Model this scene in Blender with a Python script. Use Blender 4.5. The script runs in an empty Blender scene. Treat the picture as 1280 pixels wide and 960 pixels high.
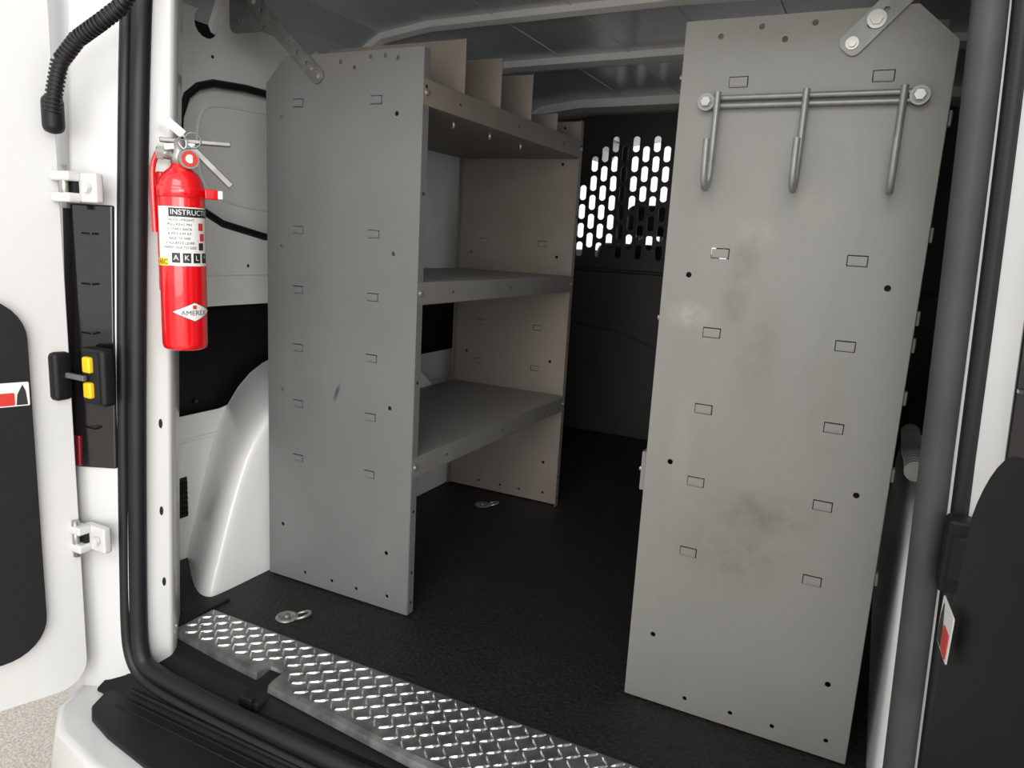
import bpy, bmesh, math, random
from mathutils import Vector, Matrix, Euler
random.seed(3)
S=bpy.context.scene
COL=S.collection
# ------------------------------------------------------------------ materials
def mat(name,col,rough=.5,metal=0.,var=0.,vscale=6.,bump=0.,bscale=60.,col2=None,coat=0.,stretch=None,wear=None,patches=None,spec=.5):
    m=bpy.data.materials.new(name); m.use_nodes=True
    nt=m.node_tree; b=nt.nodes['Principled BSDF']
    b.inputs['Base Color'].default_value=(*col,1); b.inputs['Roughness'].default_value=rough
    b.inputs['Metallic'].default_value=metal
    b.inputs['Coat Weight'].default_value=coat
    b.inputs['Specular IOR Level'].default_value=spec
    tc=nt.nodes.new('ShaderNodeTexCoord'); src=tc.outputs['Object']
    if stretch:
        mp=nt.nodes.new('ShaderNodeMapping'); mp.inputs['Scale'].default_value=stretch
        nt.links.new(src,mp.inputs['Vector']); src=mp.outputs['Vector']
    if var or col2:
        n=nt.nodes.new('ShaderNodeTexNoise'); n.inputs['Scale'].default_value=vscale; n.inputs['Detail'].default_value=6
        nt.links.new(src,n.inputs['Vector'])
        r=nt.nodes.new('ShaderNodeValToRGB')
        c2=col2 if col2 else tuple(c*(1-var) for c in col)
        r.color_ramp.elements[0].position=.38; r.color_ramp.elements[0].color=(*c2,1)
        r.color_ramp.elements[1].position=.62; r.color_ramp.elements[1].color=(*col,1)
        nt.links.new(n.outputs['Fac'],r.inputs['Fac']); out=r.outputs['Color']
        for k,(wc,sc,lo,hi,amt) in enumerate(wear or []):
            n3=nt.nodes.new('ShaderNodeTexNoise'); n3.inputs['Scale'].default_value=sc; n3.inputs['Detail'].default_value=9; n3.inputs['Roughness'].default_value=.7; n3.inputs['Distortion'].default_value=.6
            mp=nt.nodes.new('ShaderNodeMapping'); mp.inputs['Location'].default_value=(3.1*k+1,k*2.3,1.7*k); mp.inputs['Scale'].default_value=(1,1,.55)
            nt.links.new(tc.outputs['Object'],mp.inputs['Vector']); nt.links.new(mp.outputs['Vector'],n3.inputs['Vector'])
            mr=nt.nodes.new('ShaderNodeMapRange'); mr.inputs['From Min'].default_value=lo; mr.inputs['From Max'].default_value=hi; mr.inputs['To Max'].default_value=amt
            nt.links.new(n3.outputs['Fac'],mr.inputs['Value'])
            mx=nt.nodes.new('ShaderNodeMix'); mx.data_type='RGBA'
            mx.inputs[7].default_value=(*wc,1)
            nt.links.new(mr.outputs['Result'],mx.inputs[0]); nt.links.new(out,mx.inputs[6]); out=mx.outputs[2]
        for k,(cx,cz,rx,rz,rot,wc,amt) in enumerate(patches or []):
            mp=nt.nodes.new('ShaderNodeMapping'); mp.vector_type='TEXTURE'
            mp.inputs['Location'].default_value=(cx,0,cz); mp.inputs['Rotation'].default_value=(0,rot,0); mp.inputs['Scale'].default_value=(rx,1000,rz)
            nt.links.new(tc.outputs['Object'],mp.inputs['Vector'])
            ln=nt.nodes.new('ShaderNodeVectorMath'); ln.operation='LENGTH'; nt.links.new(mp.outputs['Vector'],ln.inputs[0])
            mr=nt.nodes.new('ShaderNodeMapRange'); mr.interpolation_type='SMOOTHSTEP'; mr.inputs['From Min'].default_value=1.0; mr.inputs['From Max'].default_value=.1; mr.inputs['To Max'].default_value=amt
            nt.links.new(ln.outputs['Value'],mr.inputs['Value'])
            n4=nt.nodes.new('ShaderNodeTexNoise'); n4.inputs['Scale'].default_value=20+4*k; n4.inputs['Detail'].default_value=8; n4.inputs['Roughness'].default_value=.65
            nt.links.new(tc.outputs['Object'],n4.inputs['Vector'])
            m2=nt.nodes.new('ShaderNodeMapRange'); m2.inputs['From Min'].default_value=.30; m2.inputs['From Max'].default_value=.66
            nt.links.new(n4.outputs['Fac'],m2.inputs['Value'])
            mu=nt.nodes.new('ShaderNodeMath'); mu.operation='MULTIPLY'; nt.links.new(mr.outputs['Result'],mu.inputs[0]); nt.links.new(m2.outputs['Result'],mu.inputs[1])
            mx=nt.nodes.new('ShaderNodeMix'); mx.data_type='RGBA'; mx.inputs[7].default_value=(*wc,1)
            nt.links.new(mu.outputs[0],mx.inputs[0]); nt.links.new(out,mx.inputs[6]); out=mx.outputs[2]
        nt.links.new(out,b.inputs['Base Color'])
    if bump:
        n2=nt.nodes.new('ShaderNodeTexNoise'); n2.inputs['Scale'].default_value=bscale; n2.inputs['Detail'].default_value=4
        nt.links.new(src,n2.inputs['Vector'])
        bp=nt.nodes.new('ShaderNodeBump'); bp.inputs['Strength'].default_value=bump; bp.inputs['Distance'].default_value=.004
        nt.links.new(n2.outputs['Fac'],bp.inputs['Height']); nt.links.new(bp.outputs['Normal'],b.inputs['Normal'])
    return m
M_white=mat('white_body_paint',(.60,.60,.59),.28,coat=.4,var=.03,vscale=3)
M_well=mat('white_wheel_well_paint',(.87,.87,.86),.30,coat=.4,var=.04,vscale=5)
M_whitein=mat('white_primer_inside',(.84,.84,.82),.40,var=.05,vscale=5)
M_ceil=mat('roof_sheet',(.76,.79,.84),.26,var=.12,vscale=3,metal=.3)
M_gray=mat('grey_powdercoat',(.152,.155,.151),.38,var=.06,vscale=5,bump=.05,bscale=400,wear=[((.12,.12,.115),14,.66,.74,.4)],
  patches=[(-1.03,.475,.008,.034,.35,(.04,.04,.04),1.0),(-1.04,1.15,.16,.03,0,(.20,.17,.14),.6),(-.90,.13,.05,.12,0,(.20,.19,.18),.4)])
M_gray2=mat('grey_powdercoat_scuffed',(.225,.222,.202),.36,var=.08,vscale=4.0,bump=.05,bscale=400,stretch=(1,1,.45),
  wear=[((.17,.168,.145),5,.54,.70,.4),((.30,.29,.26),7,.60,.72,.3),((.09,.085,.075),30,.68,.75,.35)],
  patches=[(-.205,.77,.035,.14,.1,(.13,.128,.098),.75),(-.165,.66,.05,.12,.1,(.15,.145,.115),.6),(-.128,.40,.12,.055,0,(.11,.108,.08),.75),(-.17,.32,.14,.09,0,(.14,.135,.108),.65),
   (-.278,.715,.050,.030,0,(.36,.35,.30),.8),(-.19,.85,.05,.035,.3,(.32,.31,.27),.6),(-.10,.90,.06,.05,0,(.29,.28,.25),.4),(-.27,.50,.03,.14,0,(.28,.27,.235),.5),(-.05,.60,.05,.16,0,(.18,.175,.15),.5),(-.16,1.15,.22,.035,0,(.20,.165,.13),.6)])
M_grayw=mat('grey_powdercoat_shelf',(.20,.193,.182),.42,var=.08,vscale=6,wear=[((.30,.28,.25),6,.56,.72,.35)])
M_tan=mat('grey_powdercoat_dusty',(.225,.192,.165),.48,var=.14,vscale=6,wear=[((.15,.14,.13),5,.54,.70,.5)])
M_rub=mat('rubber_mat',(.019,.0172,.0172),.55,var=.65,vscale=120,bump=1.0,bscale=130,spec=.4,wear=[((.034,.031,.030),4,.52,.75,.5),((.10,.095,.09),24,.67,.75,.35)])
M_blk=mat('black_plastic',(.008,.008,.009),.50,bump=.12,bscale=500,spec=.28,var=.1,vscale=20)
M_seal=mat('seal_rubber',(.009,.009,.011),.5,spec=.4,var=.1,vscale=20)
M_sealg=mat('seal_rubber_dusty',(.055,.052,.055),.6,var=.2,vscale=15)
M_bulk=mat('bulkhead_black',(.034,.031,.030),.45,var=.2,vscale=4,wear=[((.07,.066,.062),5,.55,.72,.4)])
M_red=mat('extinguisher_red',(.66,.004,.009),.22,coat=.6,var=.05,vscale=9)
M_steel=mat('zinc_steel',(.42,.42,.39),.34,.75,var=.15,vscale=40)
M_hook=mat('grey_hook_wire',(.27,.28,.27),.38,.35,var=.12,vscale=40)
M_dsteel=mat('dull_steel',(.23,.23,.22),.42,.5,var=.2,vscale=40)
M_plate=mat('aluminium_tread',(.36,.36,.35),.40,.85,var=.40,vscale=30,bump=.08,bscale=150)
M_lug=mat('aluminium_tread_lugs',(.78,.78,.77),.22,.9,var=.12,vscale=40)  # lugs lighter and smoother than the plate between them
M_lab=mat('label_white',(.70,.70,.68),.45,var=.02)
M_ink=mat('label_ink',(.015,.015,.015),.5,var=.1)
M_yel=mat('yellow_plastic',(.78,.52,.01),.4,var=.05)
M_lred=mat('label_red',(.55,.03,.02),.4,var=.05)
M_hole=mat('dark_cavity',(.004,.004,.005),.8,var=.2)
M_gar=mat('epoxy_flake_floor',(.62,.57,.49),.4,col2=(.38,.34,.29),vscale=160)
M_lamp=mat('tail_lamp_smoked',(.006,.005,.006),.12,coat=.6,var=.1)
M_lampred=mat('tail_lamp_red',(.16,.003,.008),.15,coat=.5,var=.1)
# ------------------------------------------------------------------ helpers
def link(o,par=None):
    COL.objects.link(o)
    if par is not None: o.parent=par
    return o
def empty(name):
    e=bpy.data.objects.new(name,None); e.empty_display_size=.05; COL.objects.link(e); return e
def mesh(name,vs,fs,m,par=None,smooth=False,bevel=0,seg=2,subs=0,thick=0):
    me=bpy.data.meshes.new(name); me.from_pydata([tuple(v) for v in vs],[],fs); me.validate()
    bm=bmesh.new(); bm.from_mesh(me); bmesh.ops.recalc_face_normals(bm,faces=bm.faces); bm.to_mesh(me); bm.free()
    o=bpy.data.objects.new(name,me); me.materials.append(m); link(o,par)
    if thick:
        md=o.modifiers.new('t','SOLIDIFY'); md.thickness=thick; md.offset=0
    if bevel:
        md=o.modifiers.new('b','BEVEL'); md.width=bevel; md.segments=seg; md.limit_method='ANGLE'; md.angle_limit=math.radians(30)
    if subs:
        md=o.modifiers.new('s','SUBSURF'); md.levels=subs; md.render_levels=subs
    if smooth or subs or bevel:
        for p in me.polygons: p.use_smooth=True
    return o
def box(name,a,b,m,par=None,bevel=0,seg=2):
    x0,y0,z0=a; x1,y1,z1=b
    vs=[(x0,y0,z0),(x1,y0,z0),(x1,y1,z0),(x0,y1,z0),(x0,y0,z1),(x1,y0,z1),(x1,y1,z1),(x0,y1,z1)]
    fs=[(0,3,2,1),(4,5,6,7),(0,1,5,4),(1,2,6,5),(2,3,7,6),(3,0,4,7)]
    o=mesh(name,vs,fs,m,par)
    if bevel:
        md=o.modifiers.new('b','BEVEL'); md.width=bevel; md.segments=seg
    return o
def cyl(name,p0,p1,r,m,par=None,seg=24,r2=None):
    p0=Vector(p0);p1=Vector(p1); d=(p1-p0); L=d.length
    q=d.to_track_quat('Z','Y'); r2=r if r2 is None else r2
    vs=[];fs=[]
    for k,(z,rr) in enumerate(((0,r),(L,r2))):
        for i in range(seg):
            a=2*math.pi*i/seg; vs.append(p0+q@Vector((rr*math.cos(a),rr*math.sin(a),z)))
    for i in range(seg):
        j=(i+1)%seg; fs.append((i,j,seg+j,seg+i))
    fs.append(tuple(range(seg))[::-1]); fs.append(tuple(range(seg,2*seg)))
    o=mesh(name,vs,fs,m,par)
    for p in o.data.polygons:
        if len(p.vertices)==4 and seg>8: p.use_smooth=True
    return o
def lathe(name,prof,c,m,par=None,seg=40):
    vs=[];fs=[]
    for (r,z) in prof:
        for i in range(seg):
            a=2*math.pi*i/seg; vs.append((c[0]+r*math.cos(a),c[1]+r*math.sin(a),c[2]+z))
    for k in range(len(prof)-1):
        for i in range(seg):
            j=(i+1)%seg; fs.append((k*seg+i,k*seg+j,(k+1)*seg+j,(k+1)*seg+i))
    return mesh(name,vs,fs,m,par,smooth=True)
def tube(name,pts,r,m,par=None,smooth=True,cyc=False,res=6):
    cu=bpy.data.curves.new(name,'CURVE'); cu.dimensions='3D'; cu.bevel_depth=r; cu.bevel_resolution=3; cu.use_fill_caps=True
    sp=cu.splines.new('NURBS' if smooth else 'POLY'); sp.points.add(len(pts)-1)
    for i,p in enumerate(pts): sp.points[i].co=(*p,1)
    if smooth: sp.order_u=3; sp.use_endpoint_u=not cyc; sp.resolution_u=res
    sp.use_cyclic_u=cyc
    o=bpy.data.objects.new(name+'_c',cu); COL.objects.link(o)
    dg=bpy.context.evaluated_depsgraph_get(); dg.update()
    me=bpy.data.meshes.new_from_object(o.evaluated_get(dg)); me.name=name
    bpy.data.objects.remove(o); me.materials.clear(); me.materials.append(m)
    for p in me.polygons: p.use_smooth=True
    return link(bpy.data.objects.new(name,me),par)
def rrect(x0,y0,x1,y1,r,n=5):
    pts=[]
    for cx,cy,a0 in ((x1-r,y1-r,0),(x0+r,y1-r,90),(x0+r,y0+r,180),(x1-r,y0+r,270)):
        for k in range(n+1):
            a=math.radians(a0+90*k/n); pts.append((cx+r*math.cos(a),cy+r*math.sin(a)))
    return pts
def circ(x,y,r,n=12): return [(x+r*math.cos(2*math.pi*k/n),y+r*math.sin(2*math.pi*k/n)) for k in range(n)]
def plate(name,outline,holes,t,frame,off,m,par=None):
    cu=bpy.data.curves.new(name,'CURVE'); cu.dimensions='2D'; cu.fill_mode='BOTH'; cu.extrude=t/2
    for loop in [outline]+holes:
        sp=cu.splines.new('POLY'); sp.points.add(len(loop)-1); sp.use_cyclic_u=True
        for i,p in enumerate(loop): sp.points[i].co=(p[0],p[1],0,1)
    o=bpy.data.objects.new(name+'_c',cu); COL.objects.link(o)
    dg=bpy.context.evaluated_depsgraph_get(); dg.update()
    me=bpy.data.meshes.new_from_object(o.evaluated_get(dg)); me.name=name
    bpy.data.objects.remove(o)
    for v in me.vertices:
        x,y,z=v.co
        v.co={'XZ':(x,off-z,y),'YZ':(off+z,x,y),'XY':(x,y,off+z)}[frame] if isinstance(frame,str) else frame(x,y,z)
    me.materials.clear(); me.materials.append(m)
    bm=bmesh.new(); bm.from_mesh(me); bmesh.ops.remove_doubles(bm,verts=bm.verts,dist=1e-5); bmesh.ops.recalc_face_normals(bm,faces=bm.faces); bm.to_mesh(me); bm.free()
    return link(bpy.data.objects.new(name,me),par)
def extr(name,sec,z0,z1,m,par=None,fn=None,n=1,smooth=False):
    vs=[];fs=[];N=len(sec)
    for k in range(n+1):
        s=z0+(z1-z0)*k/n
        for p,q in sec: vs.append(fn(p,q,s))
    for k in range(n):
        for i in range(N):
            j=(i+1)%N; fs.append((k*N+i,k*N+j,(k+1)*N+j,(k+1)*N+i))
    fs.append(tuple(range(N))); fs.append(tuple(range(n*N,(n+1)*N)))
    return mesh(name,vs,fs,m,par,smooth=smooth)
def text3(name,body,size,m,par,fn):
    cu=bpy.data.curves.new(name,'FONT'); cu.body=body; cu.size=size; cu.align_x='CENTER'; cu.align_y='CENTER'
    o=bpy.data.objects.new(name+'_c',cu); COL.objects.link(o)
    dg=bpy.context.evaluated_depsgraph_get(); dg.update()
    me=bpy.data.meshes.new_from_object(o.evaluated_get(dg)); me.name=name
    bpy.data.objects.remove(o)
    bm=bmesh.new(); bm.from_mesh(me); bmesh.ops.subdivide_edges(bm,edges=[e for e in bm.edges if e.calc_length()>size*.3],cuts=2); bm.to_mesh(me); bm.free()
    for v in me.vertices: v.co=fn(v.co.x,v.co.y)
    me.materials.clear(); me.materials.append(m)
    return link(bpy.data.objects.new(name,me),par)
MX=-1.075
def mir(x): return MX-x
idf=lambda x:x
# ------------------------------------------------------------------ camera
cam=bpy.data.cameras.new('camera'); co=bpy.data.objects.new('camera',cam); COL.objects.link(co)
R=(Matrix.Rotation(.4558,3,'Z')@Matrix.Rotation(1.3807,3,'X')@Matrix.Rotation(.0562,3,'Z')).to_4x4()
co.matrix_world=Matrix.Translation((0,0,.8158))@R
cam.sensor_fit='HORIZONTAL'; cam.sensor_width=36; cam.lens=917.7/1280*36; cam.clip_start=.02
S.camera=co
# ------------------------------------------------------------------ ground outside
mesh('ground',[(-9,-8,-.62),(8,-8,-.62),(8,12,-.62),(-9,12,-.62)],[(0,1,2,3)],M_gar)
# ------------------------------------------------------------------ floor
fl=empty('floor')
plate('cargo_floor_mat',[(-1.46,1.0),(.385,1.0),(.385,3.09),(-1.46,3.09)],[],.05,'XY',-.025,M_rub,fl)
sill=empty('sill_trim')
sec=[(1.03,-.004),(.94,-.006),(.90,-.02),(.875,-.036),(.835,-.040),(.82,-.055),(.80,-.066),(.80,-.12),(1.03,-.12)]
extr('sill_cover',sec,-1.24,.17,M_blk,sill,lambda p,q,s:(s,p,q))
for yy in (.815,.829): tube('sill_rib',[(-1.16,yy,-.052),(.085,yy,-.052)],.004,M_blk,sill,smooth=False)
box('corner_scuff_left',(-1.235,.93,-.01),(-1.20,1.09,.006),M_blk,sill,.004)
box('latch_striker_pocket',(-.945,.868,-.034),(-.895,.93,-.018),M_hole,sill,.004)
box('latch_striker_loop',(-.935,.862,-.030),(-.905,.874,-.010),M_blk,sill,.003)
# ------------------------------------------------------------------ diamond plate
dp=empty('diamond_plate_sill')
OP=[(-1.20,.934),(-.955,.915),(-.945,.915),(-.940,.945),(-.905,.945),(-.900,.897),(-.57,.868),(-.30,.862),(.125,.905)]
def outer(x):
    for (a,ya),(b,yb) in zip(OP,OP[1:]):
        if x<=b: return ya+(yb-ya)*(x-a)/(b-a)
    return .905
YI=1.037
def dplate(nm,xa,xb):
    xs=sorted(set([xa,xb]+[p[0] for p in OP if xa<p[0]<xb]+[xa+(xb-xa)*i/12 for i in range(13)]))
    vs=[];fs=[]; n=len(xs)-1
    for x in xs:
        yo=outer(x)
        for (y,z) in ((YI,.0015),(YI,.004),(yo+.012,.004),(yo+.003,.001),(yo,-.012),(yo+.004,-.012),(yo+.012,-.001)): vs.append((x,y,z))
    N=7
    for i in range(n):
        for k in range(N):
            j=(k+1)%N; fs.append((i*N+k,i*N+j,(i+1)*N+j,(i+1)*N+k))
    fs.append(tuple(range(N))); fs.append(tuple(range(n*N,(n+1)*N)))
    mesh(nm,vs,fs,M_plate,dp)
dplate('plate_sheet',-1.195,.11)
vs=[];fs=[]
P=.0232
def lug(cx,cy,ang,L=.0132,W=.0031,h=.0026):
    c,s=math.cos(ang),math.sin(ang); b=len(vs)
    ring=[(-L,0),(-L*.5,-W*.8),(0,-W),(L*.5,-W*.8),(L,0),(L*.5,W*.8),(0,W),(-L*.5,W*.8)]
    for x,y in ring: vs.append((cx+c*x-s*y,cy+s*x+c*y,.0039))
    for x,y in ring: vs.append((cx+c*x*.75-s*y*.45,cy+s*x*.75+c*y*.45,.004+h))
    for i in range(8):
        j=(i+1)%8; fs.append((b+i,b+j,b+8+j,b+8+i))
    fs.append(tuple(range(b+8,b+16)))
for i in range(int(1.30/P)):
    for j in range(9):
        x=-1.180+i*P; y=1.025-j*P*.82
        if y<max(outer(x-.01),outer(x+.01),outer(x))+.017: continue
        if x>.095: continue
        lug(x,y,math.radians(40 if (i+j)%2 else 130))
mesh('tread_lugs',vs,fs,M_lug,dp)
# ------------------------------------------------------------------ body pillars
body=empty('van_body')
secL=[(-1.52,1.06,0),(-1.52,1.0,0),(-1.46,.90,.3),(-1.37,.825,1),(-1.275,.80,1),(-1.20,.832,1),(-1.180,.848,1),(-1.180,.866,1),(-1.154,.900,1),(-1.162,.918,1),(-1.235,.985,1),(-1.252,1.0,1),(-1.46,1.03,0),(-1.46,1.06,0)]
secR=[(-1.52,1.06,0),(-1.52,1.0,0),(-1.46,.90,.3),(-1.37,.825,1),(-1.275,.80,1),(-1.20,.832,1),(-1.168,.845,1),(-1.178,.868,1),(-1.238,.975,1),(-1.252,1.0,1),(-1.46,1.03,0),(-1.46,1.06,0)]
def pillar(nm,f,secP):
    vs=[];fs=[];N=len(secP);n=6
    for k in range(n+1):
        z=-.20+1.66*k/n
        for x,y,w in secP: vs.append((f(x+.037*z*w),y+(.02*max(0,z-.6) if w else 0),z))
    for k in range(n):
        for i in range(N):
            j=(i+1)%N; fs.append((k*N+i,k*N+j,(k+1)*N+j,(k+1)*N+i))
    fs.append(tuple(range(N))); fs.append(tuple(range(n*N,(n+1)*N)))
    return mesh(nm,vs,fs,M_white,body,bevel=.005,seg=3)
pillar('pillar_rear_a',idf,secL); pillar('pillar_rear_b',mir,secR)
box('rear_header',(-1.52,.84,1.27),(mir(-1.52),1.05,1.46),M_white,body,.01)
for f,nm in ((idf,'a'),(mir,'b')):
    xs=sorted((f(-1.525),f(-1.505)))
    box('outer_skin_'+nm,(xs[0],1.0,-.35),(xs[1],3.3,1.42),M_white,body)
nrm=Vector((.034,-.026,0)).normalized(); tan=Vector((.026,.034,0)).normalized()
for z,u in ((.455,.62),(.285,.62),(.14,.7)):
    c=Vector((-1.180+.026*u+.037*z,.866+.034*u+.02*max(0,z-.6),z))
    vs_=[c+nrm*.0012+tan*.0032*math.cos(2*math.pi*k/12)+Vector((0,0,.009*math.sin(2*math.pi*k/12))) for k in range(12)]
    mesh('pillar_slot',vs_,[tuple(range(12))],M_hole,body)
# seals
def loop(off):
    L=[(-1.117,1.20),(-1.105,1.262),(-1.04,1.275),(-.54,1.285),(-.035,1.275),(.02,1.262),(.046,1.20)]
    Rr=[(.058,1.06),(.068,.84),(.079,.557),(.090,.268),(.097,.10),(.092,.012),(.05,-.022),(-.1,-.028)]
    Bt=[(-.54,-.030),(-1.0,-.028),(-1.150,-.020),(-1.172,.004),(-1.178,.08),(-1.170,.25),(-1.154,.55),(-1.137,.9)]
    pts=L+Rr+Bt; out=[]
    for i,(x,z) in enumerate(pts):
        a=Vector(pts[i-1]);b=Vector(pts[(i+1)%len(pts)]); t=(b-a).normalized(); n=Vector((-t.y,t.x))
        out.append((x+n.x*off,z+n.y*off))
    return out
def yof(x,z):
    if z<.05: return .845-.012*(1-((x+.54)/.65)**2)
    return .848+.02*max(0,z-.6)
seal=empty('door_seal')
tube('seal_bulb',[(x,yof(x,z),z) for x,z in loop(0)],.0158,M_seal,seal,cyc=True)
tube('seal_lip',[(x,yof(x,z)-.010,z) for x,z in loop(.023)],.010,M_seal,seal,cyc=True)
rs=[(.046+.002,1.24),(.058,1.06),(.068,.84),(.079,.557),(.090,.268),(.097,.10)]
tube('seal_dusty_face',[(x-.003,yof(x,z)-.004,z) for x,z in rs],.0158,M_sealg,seal)
# ------------------------------------------------------------------ side walls
def side_wall(nm,X,sgn):
    w=empty(nm)
    win=[(1.256,1.126),(1.225,1.10),(1.205,1.05),(1.20,.97),(1.215,.90),(1.25,.855),(1.32,.822),(1.456,.795),(2.0,.775),(2.06,.80),(2.08,.86),(2.07,1.10),(2.03,1.14),(1.7,1.15),(1.40,1.15),(1.30,1.142)]
    low=[(1.07,.362),(1.30,.362),(1.5,.40),(2.6,.40),(2.6,.615),(1.35,.622),(1.07,.622)]
    oval=[(1.285+.034*math.cos(a),1.268+.032*math.sin(a)) for a in [k*math.pi/8 for k in range(16)]]
    oval2=[(1.60+.05*math.cos(a),1.285+.028*math.sin(a)) for a in [k*math.pi/8 for k in range(16)]]
    rr=[rrect(2.25,.80,2.95,1.13,.06)]
    plate('side_panel',[(1.02,-.02),(3.09,-.02),(3.09,1.36),(1.02,1.36)],[win,low,oval,oval2]+rr,.004,'YZ',X,M_whitein,w)
    q=X-sgn*.022
    plate('window_blank',[(1.10,.74),(3.05,.74),(3.05,1.215),(1.10,1.215)],[],.004,'YZ',q,M_whitein,w)
    box('cavity_back',(min(X-.030*sgn,X-sgn*.040),1.065,.34),(max(X-.030*sgn,X-sgn*.040),2.65,.66),M_blk,w)
    box('cavity_top',(min(X-sgn*.03,X-sgn*.040),1.1,1.222),(max(X-sgn*.03,X-sgn*.040),1.8,1.33),M_hole,w)
    tube('window_gasket',[(X+sgn*.001,y,z) for y,z in win],.0095,M_seal,w,cyc=True,smooth=False)
    tube('blank_swage',[(q+sgn*.002,y,z) for y,z in [(1.27,1.07),(1.27,.93),(1.33,.875),(1.5,.86),(1.95,.85),(2.0,.9),(2.0,1.05),(1.95,1.10),(1.33,1.11)]],.004,M_whitein,w,cyc=True)
    for z in (.70,.30): tube('panel_rib',[(X,1.04,z),(X,3.05,z)],.006,M_whitein,w,smooth=False)
    for (y,z) in ((1.19,.39),(1.25,.385),(1.17,.60)): cyl('trim_clip',(X-sgn*.030,y,z),(X-sgn*.022,y,z),.006,M_lamp,w,12)
    for (y,z) in ((1.12,.72),(1.15,1.18),(1.30,1.20),(1.07,.95),(1.10,.22),(1.16,.30),(1.40,.72)):
        cyl('panel_hole',(X-sgn*.002,y,z),(X+sgn*.0028,y,z),.004,M_hole,w,12)
    box('vent_frame',(min(X,X+sgn*.005),1.140,.108),(max(X,X+sgn*.005),1.195,.210),M_hole,w,.002)
    for k in range(7):
        box('vent_louvre',(min(X,X+sgn*.010),1.143,.115+k*.013),(max(X,X+sgn*.010),1.192,.121+k*.013),M_blk,w,.002)
side_wall('wall_left',-1.46,1); side_wall('wall_right',mir(-1.46),-1)
# ------------------------------------------------------------------ ceiling
ce=empty('ceiling')
cs=[(-1.47,1.27),(-1.44,1.33),(-1.36,1.375),(-1.20,1.395),(-.54,1.405),(.125,1.395),(.285,1.375),(.365,1.33),(.395,1.27)]
cs2=cs+[(x,z+.03) for x,z in cs[::-1]]
extr('roof_sheet',cs2,1.0,4.1,M_ceil,ce,lambda p,q,s:(p,s,q))
def beam(y0,y1,h,nm,m):
    vs=[];fs=[]
    prof=[(y0,0),(y0+.008,-h),( (y0+y1)/2,-h-.006),(y1-.008,-h),(y1,0)]
    for x,z in cs:
        for y,d in prof: vs.append((x,y,z+d))
    n=len(prof)
    for i in range(len(cs)-1):
        for k in range(n-1): fs.append((i*n+k,i*n+k+1,(i+1)*n+k+1,(i+1)*n+k))
    mesh(nm,vs,fs,m,ce)
beam(1.80,1.86,.014,'roof_bow',M_whitein); beam(2.26,2.36,.018,'roof_bow_wide',M_whitein); beam(2.90,3.09,.03,'roof_header_front',M_whitein)
beam(1.30,1.36,.014,'roof_bow_rear',M_whitein)
for x in (-1.22,-1.0,-.78,-.54,-.30,-.06,.14):
    z=1.395+.01*(1-abs(x+.54)/.66)
    tube('roof_swage',[(x,1.05,z),(x,2.92,z)],.003,M_ceil,ce,smooth=False)
# ------------------------------------------------------------------ bulkhead
bk=empty('wall_front')
holes=[]
for i in range(31):
    x=-1.213+i*.0445
    for j in range(8):
        z=.805+j*.080+(.040 if i%2 else 0)
        top=1.282
        if x<-1.06: top-=.13*((-1.06-x)/.15)**1.5
        if x>-.15: top-=.13*((x+.15)/.15)**1.5
        if x>.02: continue
        if z+.03>top or z-.03<.765: continue
        holes.append([(x+.0150*math.cos(a),z+(.0185 if math.sin(a)>=0 else -.0185)+.0135*math.sin(a)) for a in [math.pi*(k+.5)/5 for k in range(10)]])
plate('bulkhead_panel',[(-1.46,-.01),(.385,-.01),(.385,1.2),(.25,1.335),(-1.32,1.335),(-1.46,1.2)],holes,.004,'XZ',3.07,M_bulk,bk)
plate('bulkhead_header',[(-1.46,1.2),(-1.32,1.33),(.25,1.33),(.385,1.2),(.385,1.40),(-1.46,1.40)],[],.004,'XZ',3.078,M_bulk,bk)
tube('bulkhead_bead',[(-1.44,3.066,.72),(.36,3.066,.72)],.008,M_bulk,bk,smooth=False)
tube('bulkhead_crease',[(-1.40,3.066,.50),(-1.0,3.066,.46),(-.7,3.066,.36)],.005,M_bulk,bk,smooth=False)
# ------------------------------------------------------------------ cab
def seat(xc):
    s=empty('cab_seat')
    for n,(w0,z0,z1,y0,y1) in {'backrest':(.50,.10,.84,3.36,3.52),'headrest':(.25,.88,1.02,3.38,3.48),'cushion':(.50,-.05,.12,3.45,3.95)}.items():
        box(n,(xc-w0/2,y0,z0),(xc+w0/2,y1,z1),M_blk,s,.045,4)
    for dx in (-.05,.05): cyl('headrest_post',(xc+dx,3.43,.80),(xc+dx,3.43,.93),.008,M_dsteel,s,12)
seat(-1.00); seat(-.10)
cab=empty('cab_shell')
box('dashboard',(-1.46,4.0,0),(.385,4.35,.74),M_blk,cab,.05,3)
box('cab_floor',(-1.46,3.1,-.15),(.385,4.4,-.10),M_blk,cab)
tube('windshield_pillar_a',[(-1.44,4.35,.72),(-1.40,4.1,1.1),(-1.34,3.95,1.36)],.032,M_blk,cab)
tube('windshield_pillar_b',[(.365,4.35,.72),(.325,4.1,1.1),(.265,3.95,1.36)],.032,M_blk,cab)
box('cab_door_a',(-1.50,3.1,-.15),(-1.46,4.3,.80),M_blk,cab,.01); box('cab_door_b',(.385,3.1,-.15),(.425,4.3,.80),M_blk,cab,.01)
tube('steering_wheel',[(-1.08+.18*math.cos(a),3.92+.07*math.sin(a),.78+.17*math.sin(a)) for a in [k*math.pi/10 for k in range(20)]],.016,M_blk,cab,cyc=True)
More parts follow.
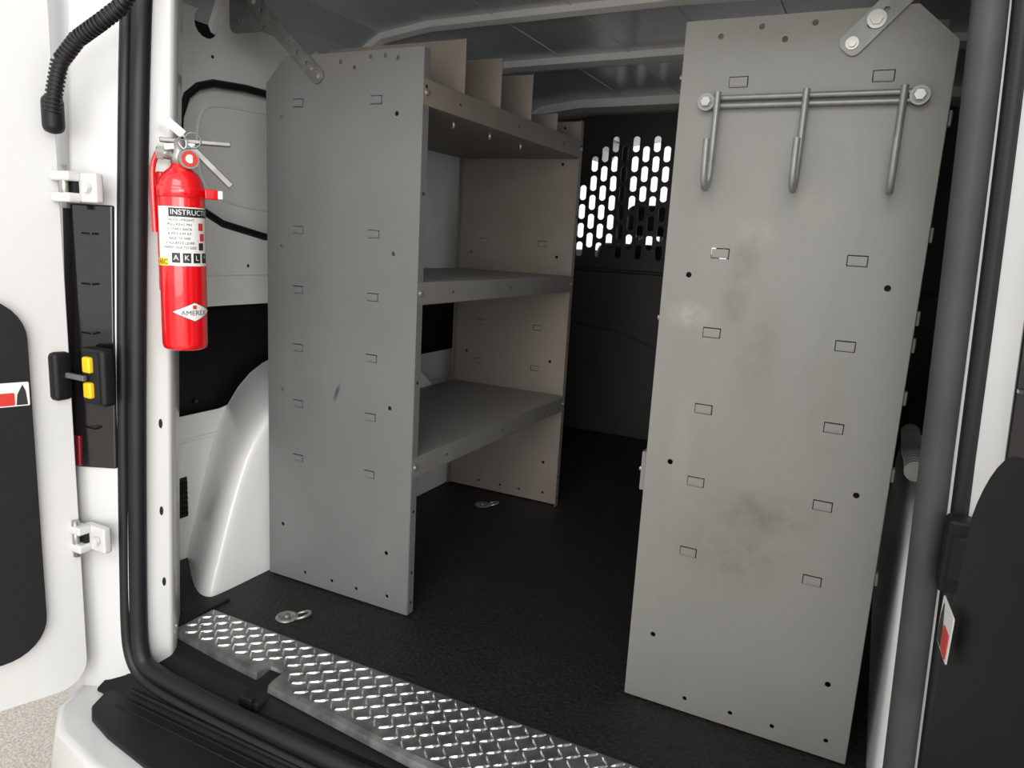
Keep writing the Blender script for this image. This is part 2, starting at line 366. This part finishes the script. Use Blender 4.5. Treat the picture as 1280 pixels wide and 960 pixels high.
# ------------------------------------------------------------------ wheel wells
def wheel_well(f):
    P0=[(1.182,-.03),(1.195,.03),(1.23,.13),(1.268,.26),(1.315,.37),(1.40,.450),(1.49,.478),(1.62,.49),(1.80,.475),(1.93,.40),(2.0,.25),(2.05,.1),(2.07,-.03)]
    P1=[(1.066,-.03),(1.080,.03),(1.110,.11),(1.155,.24),(1.21,.345),(1.305,.425),(1.43,.465),(1.62,.48),(1.82,.46),(1.97,.38),(2.05,.25),(2.10,.1),(2.12,-.03)]
    c=Vector((1.6,.1))
    def mixp(t,sh=0):
        out=[]
        for a,b in zip(P0,P1):
            v=Vector(a)*(1-t)+Vector(b)*t
            v=v+(c-v)*sh if v.y>.0 else Vector((v.x+(c.x-v.x)*sh,v.y))
            out.append(v)
        return out
    spec=[(-1.457,0,0),(-1.446,.04,0),(-1.42,.22,0),(-1.34,.72,0),(-1.29,.96,0),(-1.270,1.0,0),(-1.254,1,.002),(-1.246,1,.016),(-1.243,1,.05),(-1.242,1,.5)]
    vs=[];fs=[];N=len(P0)
    for x,t,sh in spec:
        for v in mixp(t,sh): vs.append((f(x),v.x,v.y))
    for i in range(len(spec)-1):
        for k in range(N-1): fs.append((i*N+k,i*N+k+1,(i+1)*N+k+1,(i+1)*N+k))
    b=(len(spec)-1)*N; fs.append(tuple(range(b,b+N)))
    mesh('wheel_well',vs,fs,M_well,None,smooth=True,subs=1)
wheel_well(idf); wheel_well(lambda x:.085+(-1.245-x)*(.297/.212))
hs_=empty('corrugated_hose')
hp=[Vector((.083,1.255+.012*k,.505+.004*math.sin(k*.35))) for k in range(24)]
tube('hose_core',hp,.012,M_hook,hs_)
for p in hp: cyl('hose_rib',p-Vector((0,.0025,0)),p+Vector((0,.0025,0)),.016,M_hook,hs_,20)
# ------------------------------------------------------------------ shelving
ROWS=[1.077,.817,.6887,.5603,.433,.3055]
H=1.17
def end_panel(par,nm,x0,x1,Y,chleft,m,back=1):
    if chleft: out=[(x0,0.004),(x1,0.004),(x1,H),(x0+.055,H),(x0,H-.05)]
    else: out=[(x0,0.004),(x1,0.004),(x1,H-.05),(x1-.055,H),(x0,H)]
    hs=[];tabs=[]
    for z in ROWS:
        for i in (.0888,.2901):
            hs.append([(x0+i-.0145,z-.0085),(x0+i+.0145,z-.0085),(x0+i+.0145,z+.0085),(x0+i-.0145,z+.0085)]); tabs.append((x0+i,z))
    W=x1-x0; e=W-.058 if W>.39 else W-.042
    for z in (1.05,.78,.46,.135):
        hs.append(circ(x0+.042,z,.0048)); hs.append(circ(x0+e,z,.0048))
    for i in (.11,.19,.26): hs.append(circ(x0+i,.03,.004))
    hs.append(circ(x0+.345,.035,.004))
    for i,z in (((.055,1.145),(.115,1.155),(.15,1.135),(.19,1.155)) if not chleft else ((.20,1.152),(.235,1.14),(.275,1.158),(.34,1.152),(.31,1.158))): hs.append(circ(x0+i,z,.0045))
    plate(nm,out,hs,.0022,'XZ',Y,m,par)
    for k,(x,z) in enumerate(tabs):
        box('%s_tab'%nm,(x-.0131,Y-.0022*back-.0005,z-.0072),(x+.0131,Y+.0006,z+.0068),m,par)
        box('%s_tab_edge'%nm,(x-.0131,Y-.0030*back-.0005,z-.0058),(x+.0131,Y-.0018*back,z-.0045),m,par)
    for xx in (x0,x1):
        top=H-.05 if ((xx==x0)==chleft) else H
        ys=sorted((Y,Y+.022*back))
        box(nm+'_flange',(xx-.0011,ys[0],.004),(xx+.0011,ys[1],top),m,par,.0008)
        for z in (.03,.10,.24,.52,.90,1.10): cyl('flange_hole',(xx,Y+.011*back,z),(xx+.0018*(1 if xx==x1 else -1),Y+.011*back,z),.0035,M_hole,par,10)
def bolt(par,p,n,r=.006):
    p=Vector(p);n=Vector(n); cyl('bolt_head',p,p+n*.005,r,M_steel,par,6); cyl('bolt_washer',p-n*.0005,p+n*.0015,r*1.5,M_steel,par,20)
XL0,XL1,YL,Y2=-1.2295,-.8314,1.2386,2.0719
u=empty('shelving_unit')
end_panel(u,'end_panel',XL0,XL1,YL,True,M_gray)
end_panel(u,'far_end_panel',XL0,XL1,Y2,True,M_tan,-1)
def tray(par,x0,x1,y0,y1,zt,h,up,m,front):
    zs=zt-h+.001 if up else zt-.001
    box('shelf_deck',(x0,y0,zs-.001),(x1,y1,zs+.001),m,par)
    for xx in (x0,x1):
        box('shelf_lip',(xx-.0012,y0,zt-h),(xx+.0012,y1,zt),m,par,.0009)
    s=1 if front==x1 else -1
    a=sorted((front,front-s*.012))
    box('shelf_hem',(a[0],y0,(zt if up else zt-h)-.001),(a[1],y1,(zt if up else zt-h)+.001),m,par)
    for yy in (y0+.012,y1-.014): bolt(par,(front+s*.0012,yy,zt-h/2),(s,0,0),.0042)
    for k in (1,3,5):
        yk=y0+(y1-y0)*k/6
        cyl('lip_hole',(front,yk,zt-h*.5),(front+s*.0016,yk,zt-h*.5),.0028,M_hole,par,10)
tray(u,XL0,XL1,YL+.001,Y2-.001,1.1137,.048,True,M_tan,XL1)
tray(u,XL0,XL1,YL+.001,Y2-.001,.7266,.045,False,M_grayw,XL1)
tray(u,XL0,XL1,YL+.001,Y2-.001,.3594,.044,False,M_grayw,XL1)
for k,y in enumerate((1.398,1.56,1.724,1.887)):
    x0,x1=XL0+.01,XL1-.002; zt=1.223 if k<3 else 1.16
    plate('shelf_divider',[(x0,1.068),(x1,1.068),(x1,zt),(x0+.02,zt),(x0,zt-.023)],[],.002,'XZ',y,M_tan,u)
    box('divider_foot',(x0,y,1.067),(x1,y+.02,1.069),M_tan,u)
    if k<3:
        cyl('divider_screw',(x1-.03,y+.01,1.066),(x1-.03,y+.01,1.048),.0032,M_steel,u,10)
def brace(par,p0,p1,y,w=.030):
    p0=Vector(p0);p1=Vector(p1); d=(p1-p0); L=d.length; t=d.normalized(); n=Vector((-t.y,t.x))
    loc=rrect(-.014,-w/2,L+.014,w/2,.012)
    hs=[circ(L*k,0,.0042) for k in (.16,.3,.44,.58,.72,.86)]
    plate('brace_strap',loc,hs,.003,lambda a,b,c:(p0.x+t.x*a+n.x*b,y-c,p0.y+t.y*a+n.y*b),0,M_dsteel,par)
    bolt(par,(p0.x,y-.002,p0.y),(0,-1,0),.006); bolt(par,(p1.x,y-.002,p1.y),(0,-1,0),.0075)
brace(u,(-1.086,1.128),(-1.262,1.285),YL-.005)
bolt(u,(-1.103,YL-.007,1.143),(0,-1,0),.005)
plate('brace_bracket',rrect(-1.335,1.225,-1.235,1.375,.02),[circ(-1.26,1.262,.006),circ(-1.30,1.25,.006),circ(-1.30,1.30,.006)],.004,'XZ',YL+.002,M_dsteel,u)
XR0,XR1,YR=-.3284,.0491,1.2214
u2=empty('shelving_unit')
end_panel(u2,'end_panel',XR0,XR1,YR,False,M_gray2)
end_panel(u2,'far_end_panel',XR0,XR1,YR+1.22,False,M_grayw,-1)
for z in (1.1137,.7266): tray(u2,XR0,XR1,YR+.001,YR+1.219,z,.045,z>1,M_grayw,XR0)
tray(u2,XR0-.014,XR1,YR+.024,YR+1.219,.462,.07,True,M_grayw,XR0-.014)
box('shelf_lip_end',(XR0-.014,YR+.023,.392),(XR0+.002,YR+.026,.462),M_grayw,u2)
for y in (1.42,1.62,1.82,2.02): plate('shelf_divider',[(XR0+.005,1.07),(XR1-.01,1.07),(XR1-.01,1.20),(XR0+.005,1.225)],[],.002,'XZ',y,M_tan,u2)
brace(u2,(-.085,1.122),(.045,1.262),YR-.005,.034)
bolt(u2,(-.057,YR-.008,1.152),(0,-1,0),.0085)
plate('brace_bracket',rrect(.02,1.225,.12,1.375,.02),[],.004,'XZ',YR+.002,M_dsteel,u2)
for z in (1.02,.86,.74,.70,.62,.50,.33):
    box('edge_clip',(XR1+.001,YR+.004,z-.012),(XR1+.006,YR+.02,z+.010),M_grayw,u2,.002)
# ------------------------------------------------------------------ hook rack
hr=empty('hook_rack')
yb=YR-.011
for dz in (-.0058,.0058): tube('rack_rail',[(-.289,yb,1.047+dz),(.016,yb,1.047+dz)],.0042,M_hook,hr,smooth=False)
for x in (-.283,.011):
    cyl('rack_washer',(x,YR-.0025,1.047),(x,YR-.016,1.047),.013,M_hook,hr,24); cyl('rack_bolt',(x,YR-.016,1.047),(x,YR-.022,1.047),.0075,M_steel,hr,6); cyl('rack_bolt_collar',(x,YR-.016,1.047),(x,YR-.0175,1.047),.0095,M_dsteel,hr,20)
for x in (-.265,-.137,-.009):
    pts=[(x,yb-.009,1.060),(x,yb-.009,1.03),(x,yb-.009,.985),(x,yb-.010,.945),(x,yb-.014,.922),(x,yb-.030,.912),(x,yb-.046,.920),(x,yb-.052,.945),(x,yb-.053,.985)]
    tube('rack_hook',pts,.0050,M_hook,hr)
# ------------------------------------------------------------------ tie-downs
def tiedown(x,y):
    t=empty('tie_down_ring')
    lathe('anchor_cup',[(0,.0006),(.012,.001),(.016,.004),(.021,.005),(.024,.001)],(x,y,0),M_steel,t,28)
    lathe('anchor_bolt',[(0,.007),(.006,.007),(.007,.003),(.007,.001)],(x,y,0),M_dsteel,t,6)
    tube('ring',[(x+.026+.019*math.cos(a),y+.016+.019*math.sin(a),.006+.006*math.cos(a)) for a in [k*math.pi/8 for k in range(16)]],.0033,M_steel,t,cyc=True)
tiedown(-1.045,1.10); tiedown(-1.03,1.94)
# ------------------------------------------------------------------ fire extinguisher
fe=empty('fire_extinguisher'); C=(-1.058,.873,0); r=.0362
lathe('bottle',[(0,.606),(.030,.606),(.0345,.609),(r,.616),(r,.868),(.034,.884),(.027,.897),(.017,.905),(.015,.912),(.0,.912)],C,M_red,fe,48)
lathe('valve_collar',[(.0,.911),(.0145,.911),(.0145,.926),(.012,.930),(.012,.950),(0,.950)],C,M_steel,fe,20)
tc=Vector((.77,-.636,0)); rt=Vector((.636,.77,0))
cc=Vector(C)
def at(a,b,z): return cc+tc*a+rt*b+Vector((0,0,z))
cyl('gauge_body',at(.008,.010,.920),at(.022,.014,.920),.0155,M_steel,fe,24); cyl('gauge_face',at(.022,.014,.920),at(.0232,.0143,.920),.0125,M_lred,fe,24); cyl('gauge_centre',at(.0233,.0143,.920),at(.0238,.0145,.920),.007,M_lab,fe,20)
cyl('nozzle_port',at(.0,-.012,.926),at(.0,-.036,.928),.0085,M_steel,fe,16)
cyl('nozzle_nut',at(.0,-.024,.927),at(.0,-.034,.928),.0115,M_steel,fe,6)
def bar(nm,p,q,w,t,m):
    p=Vector(p);q=Vector(q); d=(q-p).normalized(); s=Vector(tc); up=d.cross(s).normalized()
    vs=[]
    for e in (p,q):
        for a,b in ((-1,-1),(1,-1),(1,1),(-1,1)): vs.append(e+s*a*w/2+up*b*t/2)
    return mesh(nm,vs,[(0,1,2,3),(4,5,6,7),(0,1,5,4),(1,2,6,5),(2,3,7,6),(3,0,4,7)],m,fe,bevel=.0015)
bar('carry_handle',at(.0,-.030,.948),at(.0,.078,.950),.018,.007,M_dsteel)
bar('squeeze_lever_root',at(.0,-.024,.937),at(.0,.024,.944),.016,.011,M_steel)
bar('squeeze_lever',at(.004,.018,.940),at(.004,.078,.882),.016,.010,M_dsteel)
tube('safety_pin_ring',[at(.018+.002*math.sin(a),.020+.012*math.cos(a),.950+.012*math.sin(a)) for a in [k*math.pi/8 for k in range(16)]],.0012,M_dsteel,fe,cyc=True)
tube('pin_ring_small',[at(.022,.004+.008*math.cos(a),.944+.010*math.sin(a)) for a in [k*math.pi/8 for k in range(16)]],.0009,M_dsteel,fe,cyc=True)
bar('inspection_tag',at(.012,-.024,.982),at(.012,.006,.958),.002,.014,M_lab)
tube('tag_string',[at(.012,.004,.960),at(.02,.012,.948),at(.024,.006,.93),at(.02,-.002,.945)],.0008,M_lab,fe)
tube('hose',[at(.0,-.033,.928),at(-.004,-.041,.914),at(-.004,-.043,.88),at(.0,-.041,.80)],.0045,M_red,fe)
lathe('mount_band',[(.0368,.858),(.0378,.859),(.0378,.874),(.0365,.876)],C,M_red,fe,48)
bar('band_latch',at(.020,.036,.866),at(.014,.056,.866),.018,.016,M_red)
bar('band_latch_tip',at(.014,.055,.866),at(.012,.064,.866),.016,.014,M_lab)
box('mount_bracket',(-1.112,.866,.70),(-1.098,.890,.90),M_red,fe,.003)
def arc_patch(nm,t0,t1,z0,z1,m,off,n=24):
    vs=[];fs=[]
    for i in range(n+1):
        t=math.radians(t0+(t1-t0)*i/n)
        for z in (z0,z1): vs.append((C[0]+(r+off)*math.cos(t),C[1]+(r+off)*math.sin(t),z))
    for i in range(n): fs.append((2*i,2*i+2,2*i+3,2*i+1))
    return mesh(nm,vs,fs,m,fe,smooth=True)
arc_patch('label',-112,75,.748,.843,M_lab,.0004)
arc_patch('label_band_yellow',-124,-78,.747,.760,M_yel,.0007)
arc_patch('label_header',-72,80,.827,.841,M_ink,.0007)
def onc(t0,z0,off):
    def fn(x,y):
        t=math.radians(t0)+x/r; return (C[0]+(r+off)*math.cos(t),C[1]+(r+off)*math.sin(t),z0+y)
    return fn
text3('label_text','INSTRUCTIONS',.0118,M_lab,fe,onc(-2,.8340,.0011))
for i,s in enumerate(('1  HOLD UPRIGHT','PULL RING PIN','2  START BACK','8 FEET AIM AT','BASE OF FIRE','3  SQUEEZE LEVER','SWEEP SIDE TO SIDE')): text3('label_line',s,.0056,M_ink,fe,onc(-46,.822-i*.0074,.0009))
for k,(t0,z) in enumerate(((2,.812),(6,.795),(2,.780))): arc_patch('label_picture',t0,t0+16,z-.006,z+.006,M_lred if k<2 else M_ink,.0008,4)
for i in range(4):
    arc_patch('icon',-66+i*26,-46+i*26,.753,.769,M_ink,.0008,4)
    text3('icon_mark','AKL*'[i],.012,M_lab,fe,onc(-56+i*26,.761,.0011))
text3('class_text','ABC',.0115,M_ink,fe,onc(-95,.7535,.001))
def quadpatch(nm,t0,z0,w,h,m,off):
    vs=[];fs=[];n=12
    for i in range(n+1):
        x=-w+2*w*i/n; hh=h*(1-abs(x)/w)+.0002
        for s in (-1,1): vs.append(onc(t0,z0,off)(x,s*hh))
    for i in range(n): fs.append((2*i,2*i+2,2*i+3,2*i+1))
    mesh(nm,vs,fs,m,fe)
quadpatch('logo_diamond_edge',-14,.672,.036,.0165,M_ink,.0004); quadpatch('logo_diamond',-14,.672,.034,.0152,M_lab,.0007)
text3('logo_text','AMEREX',.0115,M_ink,fe,onc(-14,.670,.0011))
arc_patch('logo_mark',-19,-9,.677,.683,M_lred,.0011,4)
# ------------------------------------------------------------------ tail lamps, hinges, check strap
def lamp(f,sh=0):
    t=empty('tail_light')
    for nm,z0,z1,m in (('lens',.375,.84,M_lamp),('lens_red',.377,.435,M_lampred)):
        vs=[]
        sec=[(-1.205-sh,.829-sh*.47),(-1.270,.7985),(-1.30,.804)] if nm=='lens' else [(-1.259,.8005),(-1.268,.7965),(-1.296,.801)]
        o_=.004 if nm=='lens' else .0055
        for z in (z0,z1):
            for x,y in sec: vs.append((f(x+.037*z),y-o_+.02*max(0,z-.6),z))
            for x,y in sec[::-1]: vs.append((f(x+.037*z),y+.01+.02*max(0,z-.6),z))
        N=6; fs=[(i,(i+1)%N,N+(i+1)%N,N+i) for i in range(N)]+[tuple(range(N)),tuple(range(N,2*N))]
        mesh(nm,vs,fs,m,t,bevel=.003)
    for k in range(5):
        z=.45+.085*k; x=-1.24+.037*z
        xs=sorted((f(x-.022),f(x+.014)))
        box('lens_rib',(xs[0],.803+.02*max(0,z-.6),z),(xs[1],.812+.02*max(0,z-.6),z+.003),M_lamp,t)
lamp(idf); lamp(mir,.020)
def hinge(f,x,y,z):
    h=empty('door_hinge')
    a=sorted((f(x-.032),f(x+.026)))
    box('hinge_leaf',(a[0],y-.012,z-.024),(a[1],y+.004,z+.024),M_white,h,.004)
    for dz in (-.017,.017):
        b=sorted((f(x-.058),f(x-.010))); box('hinge_knuckle',(b[0],y-.034,z+dz-.008),(b[1],y-.010,z+dz+.008),M_white,h,.004)
    cyl('hinge_pin',(f(x-.030),y-.026,z-.034),(f(x-.030),y-.026,z+.034),.0065,M_steel,h,16)
    b=sorted((f(x-.052),f(x-.014))); box('hinge_gap',(b[0],y-.020,z-.009),(b[1],y-.008,z+.009),M_blk,h,.001)
    cyl('hinge_bolt',(f(x+.010),y-.013,z),(f(x+.010),y-.019,z),.008,M_white,h,6)
hinge(idf,-1.180,.800,.865); hinge(idf,-1.205,.800,.250); hinge(mir,-1.222,.795,.256)
ck=empty('door_check_strap')
box('check_housing',(-1.215,.785,.500),(-1.155,.812,.600),M_blk,ck,.008)
box('check_cavity',(-1.203,.783,.508),(-1.165,.787,.592),M_hole,ck,.002)
box('check_roller_up',(-1.196,.775,.558),(-1.176,.788,.586),M_yel,ck,.004); box('check_roller_low',(-1.196,.775,.514),(-1.176,.788,.542),M_yel,ck,.004)
box('check_arm',(-1.245,.770,.545),(-1.185,.777,.554),M_dsteel,ck,.001)
box('check_mount',(-1.268,.752,.505),(-1.232,.784,.590),M_blk,ck,.008)
cp=empty('door_catch')
box('catch_plate',(.088,.800,.50),(.112,.830,.575),M_blk,cp,.004); box('catch_slot',(.094,.797,.515),(.106,.802,.56),M_hole,cp,.002)
cd=empty('wiring_conduit')
pts=[(-1.055,.80,1.17),(-1.065,.785,1.13),(-1.10,.772,1.105),(-1.145,.765,1.083),(-1.180,.758,1.05),(-1.195,.755,1.00),(-1.203,.757,.975)]
tube('conduit_core',pts,.0105,M_seal,cd)
V=[Vector(p) for p in pts]
for i in range(len(V)-1):
    n=max(1,int((V[i+1]-V[i]).length/.0065))
    for k in range(n):
        p=V[i].lerp(V[i+1],k/n); d=(V[i+1]-V[i]).normalized(); cyl('conduit_ring',p-d*.0017,p+d*.0017,.0125,M_seal,cd,16)
box('conduit_boot',(-1.222,.745,.945),(-1.192,.775,1.005),M_blk,cd,.012,3)
# ------------------------------------------------------------------ doors
def door(org,dr,nrm,lean,z0,nm,trim0,W=.62):
    d=empty(nm); dx=Vector((dr[0],dr[1],0)).normalized(); nn=Vector((nrm[0],nrm[1],0)).normalized(); o=Vector((org[0],org[1],0))
    def fr(dep):
        def fn(a,b,c):
            v=o+dx*a+nn*(dep+c)+Vector((0,0,b)); v.x+=lean*max(0,b-.55); return v
        return fn
    p=plate('door_shell',rrect(0,z0,W,1.34,.05,6),[],.075,fr(-.0375),0,M_white,d)
    md=p.modifiers.new('b','BEVEL'); md.width=.014; md.segments=4; md.limit_method='ANGLE'; md.angle_limit=math.radians(50)
    p=plate('door_trim_panel',rrect(trim0,.05,W-.05,.685,.07,8),[],.018,fr(.007),0,M_blk,d)
    md=p.modifiers.new('b','BEVEL'); md.width=.005; md.segments=3; md.limit_method='ANGLE'; md.angle_limit=math.radians(50)
    plate('door_upper_blank',rrect(trim0+.03,.78,W-.07,1.25,.06,6),[],.006,fr(.002),0,M_whitein,d)
    plate('warning_sticker',rrect(trim0+.003,.505,trim0+.05,.545,.002,2),[],.001,fr(.0168),0,M_lab,d)
    plate('warning_sticker_red',rrect(trim0+.024,.507,trim0+.046,.528,.002,2),[],.001,fr(.0175),0,M_lred,d)
    plate('warning_sticker_figure',[(trim0+.006,.507),(trim0+.022,.507),(trim0+.020,.525),(trim0+.012,.541),(trim0+.008,.53)],[],.001,fr(.0175),0,M_ink,d)
    return d
door((-1.237,.782),(-.35,-.937),(.937,-.35),0,-.045,'rear_door',.062)
door((.097,.70),(.08,-1),(-1,-.08),.13,-.045,'rear_door',.012,.50)
# ------------------------------------------------------------------ bumper
bu=empty('rear_bumper')
bo=[(-1.30,.93),(-1.295,.80),(-1.265,.735),(-1.20,.692),(-1.08,.668),(-.85,.648),(-.54,.640)]
bo=bo+[(mir(x),y) for x,y in bo[:-1][::-1]]
vs=[];fs=[]
lv=[(-.072,0.012),(-.085,.0),(-.16,-.012),(-.26,.0),(-.34,.03)]
N=len(bo)
for z,ins in lv:
    for x,y in bo:
        c=Vector((-.5375,.95)); v=Vector((x,y)); v2=v+(c-v).normalized()*ins; vs.append((v2.x,v2.y,z))
for k in range(len(lv)-1):
    for i in range(N-1): fs.append((k*N+i,k*N+i+1,(k+1)*N+i+1,(k+1)*N+i))
fs.append(tuple(range(N)))
mesh('bumper_skin',vs,fs,M_white,bu,bevel=.008,seg=3)
pad=[(-1.205,.86),(-1.215,.83),(-1.210,.79),(-1.195,.758),(-1.165,.738),(-1.10,.722),(-.94,.700),(-.54,.688)]
pad=pad+[(mir(x),y) for x,y in pad[:-1][::-1]]
p=plate('step_pad',pad,[],.012,'XY',-.068,M_blk,bu); md=p.modifiers.new('b','BEVEL'); md.width=.004; md.segments=3; md.limit_method='ANGLE'
for k in range(2):
    y=.80-k*.018
    tube('pad_rib',[(-1.16,y,-.062),(.09,y,-.062)],.002,M_blk,bu,smooth=False)
low=[(x,y+.012) for x,y in bo]
vs=[(x,y,-.335) for x,y in low]+[(x,y,-.42) for x,y in low]; mesh('bumper_lower_valance',vs,[(i,i+1,N+i+1,N+i) for i in range(N-1)],M_blk,bu,thick=.01)
# ------------------------------------------------------------------ lights
w=bpy.data.worlds.new('world'); S.world=w; w.use_nodes=True
bg=w.node_tree.nodes['Background']; bg.inputs['Color'].default_value=(.98,.98,1,1); bg.inputs['Strength'].default_value=1.15
def area(nm,loc,tgt,sx,sy,e,col=(1,1,1)):
    l=bpy.data.lights.new(nm,'AREA'); l.shape='RECTANGLE'; l.size=sx; l.size_y=sy; l.energy=e; l.color=col
    o=bpy.data.objects.new(nm,l); COL.objects.link(o); o.location=loc
    o.rotation_euler=(Vector(tgt)-Vector(loc)).to_track_quat('-Z','Y').to_euler()
area('garage_and_fill_light',(.3,-1.6,2.6),(-.5,1.4,.4),2.4,1.2,50,(1,.98,.95))  # overhead garage light behind the camera
area('garage_and_fill_light',(2.4,-1.8,1.5),(-1.3,1.2,.8),1.6,1.6,60,(1,.98,.95))  # added fill aimed at the left wall, not a known fixture
area('low_fill_light',(1.6,-4.4,.9),(-.8,1.6,.8),4.4,2.8,180,(1,.985,.96))  # added low fill for ceiling and deep interior, no known bay door
S.view_settings.view_transform='Standard'; S.view_settings.look='None'; S.view_settings.exposure=0
for o in bpy.data.objects:
    if o.type=='MESH' and any(m.type=='BEVEL' for m in o.modifiers):
        for p in o.data.polygons: p.use_smooth=True
        m=o.modifiers.new('wn','WEIGHTED_NORMAL'); m.keep_sharp=True
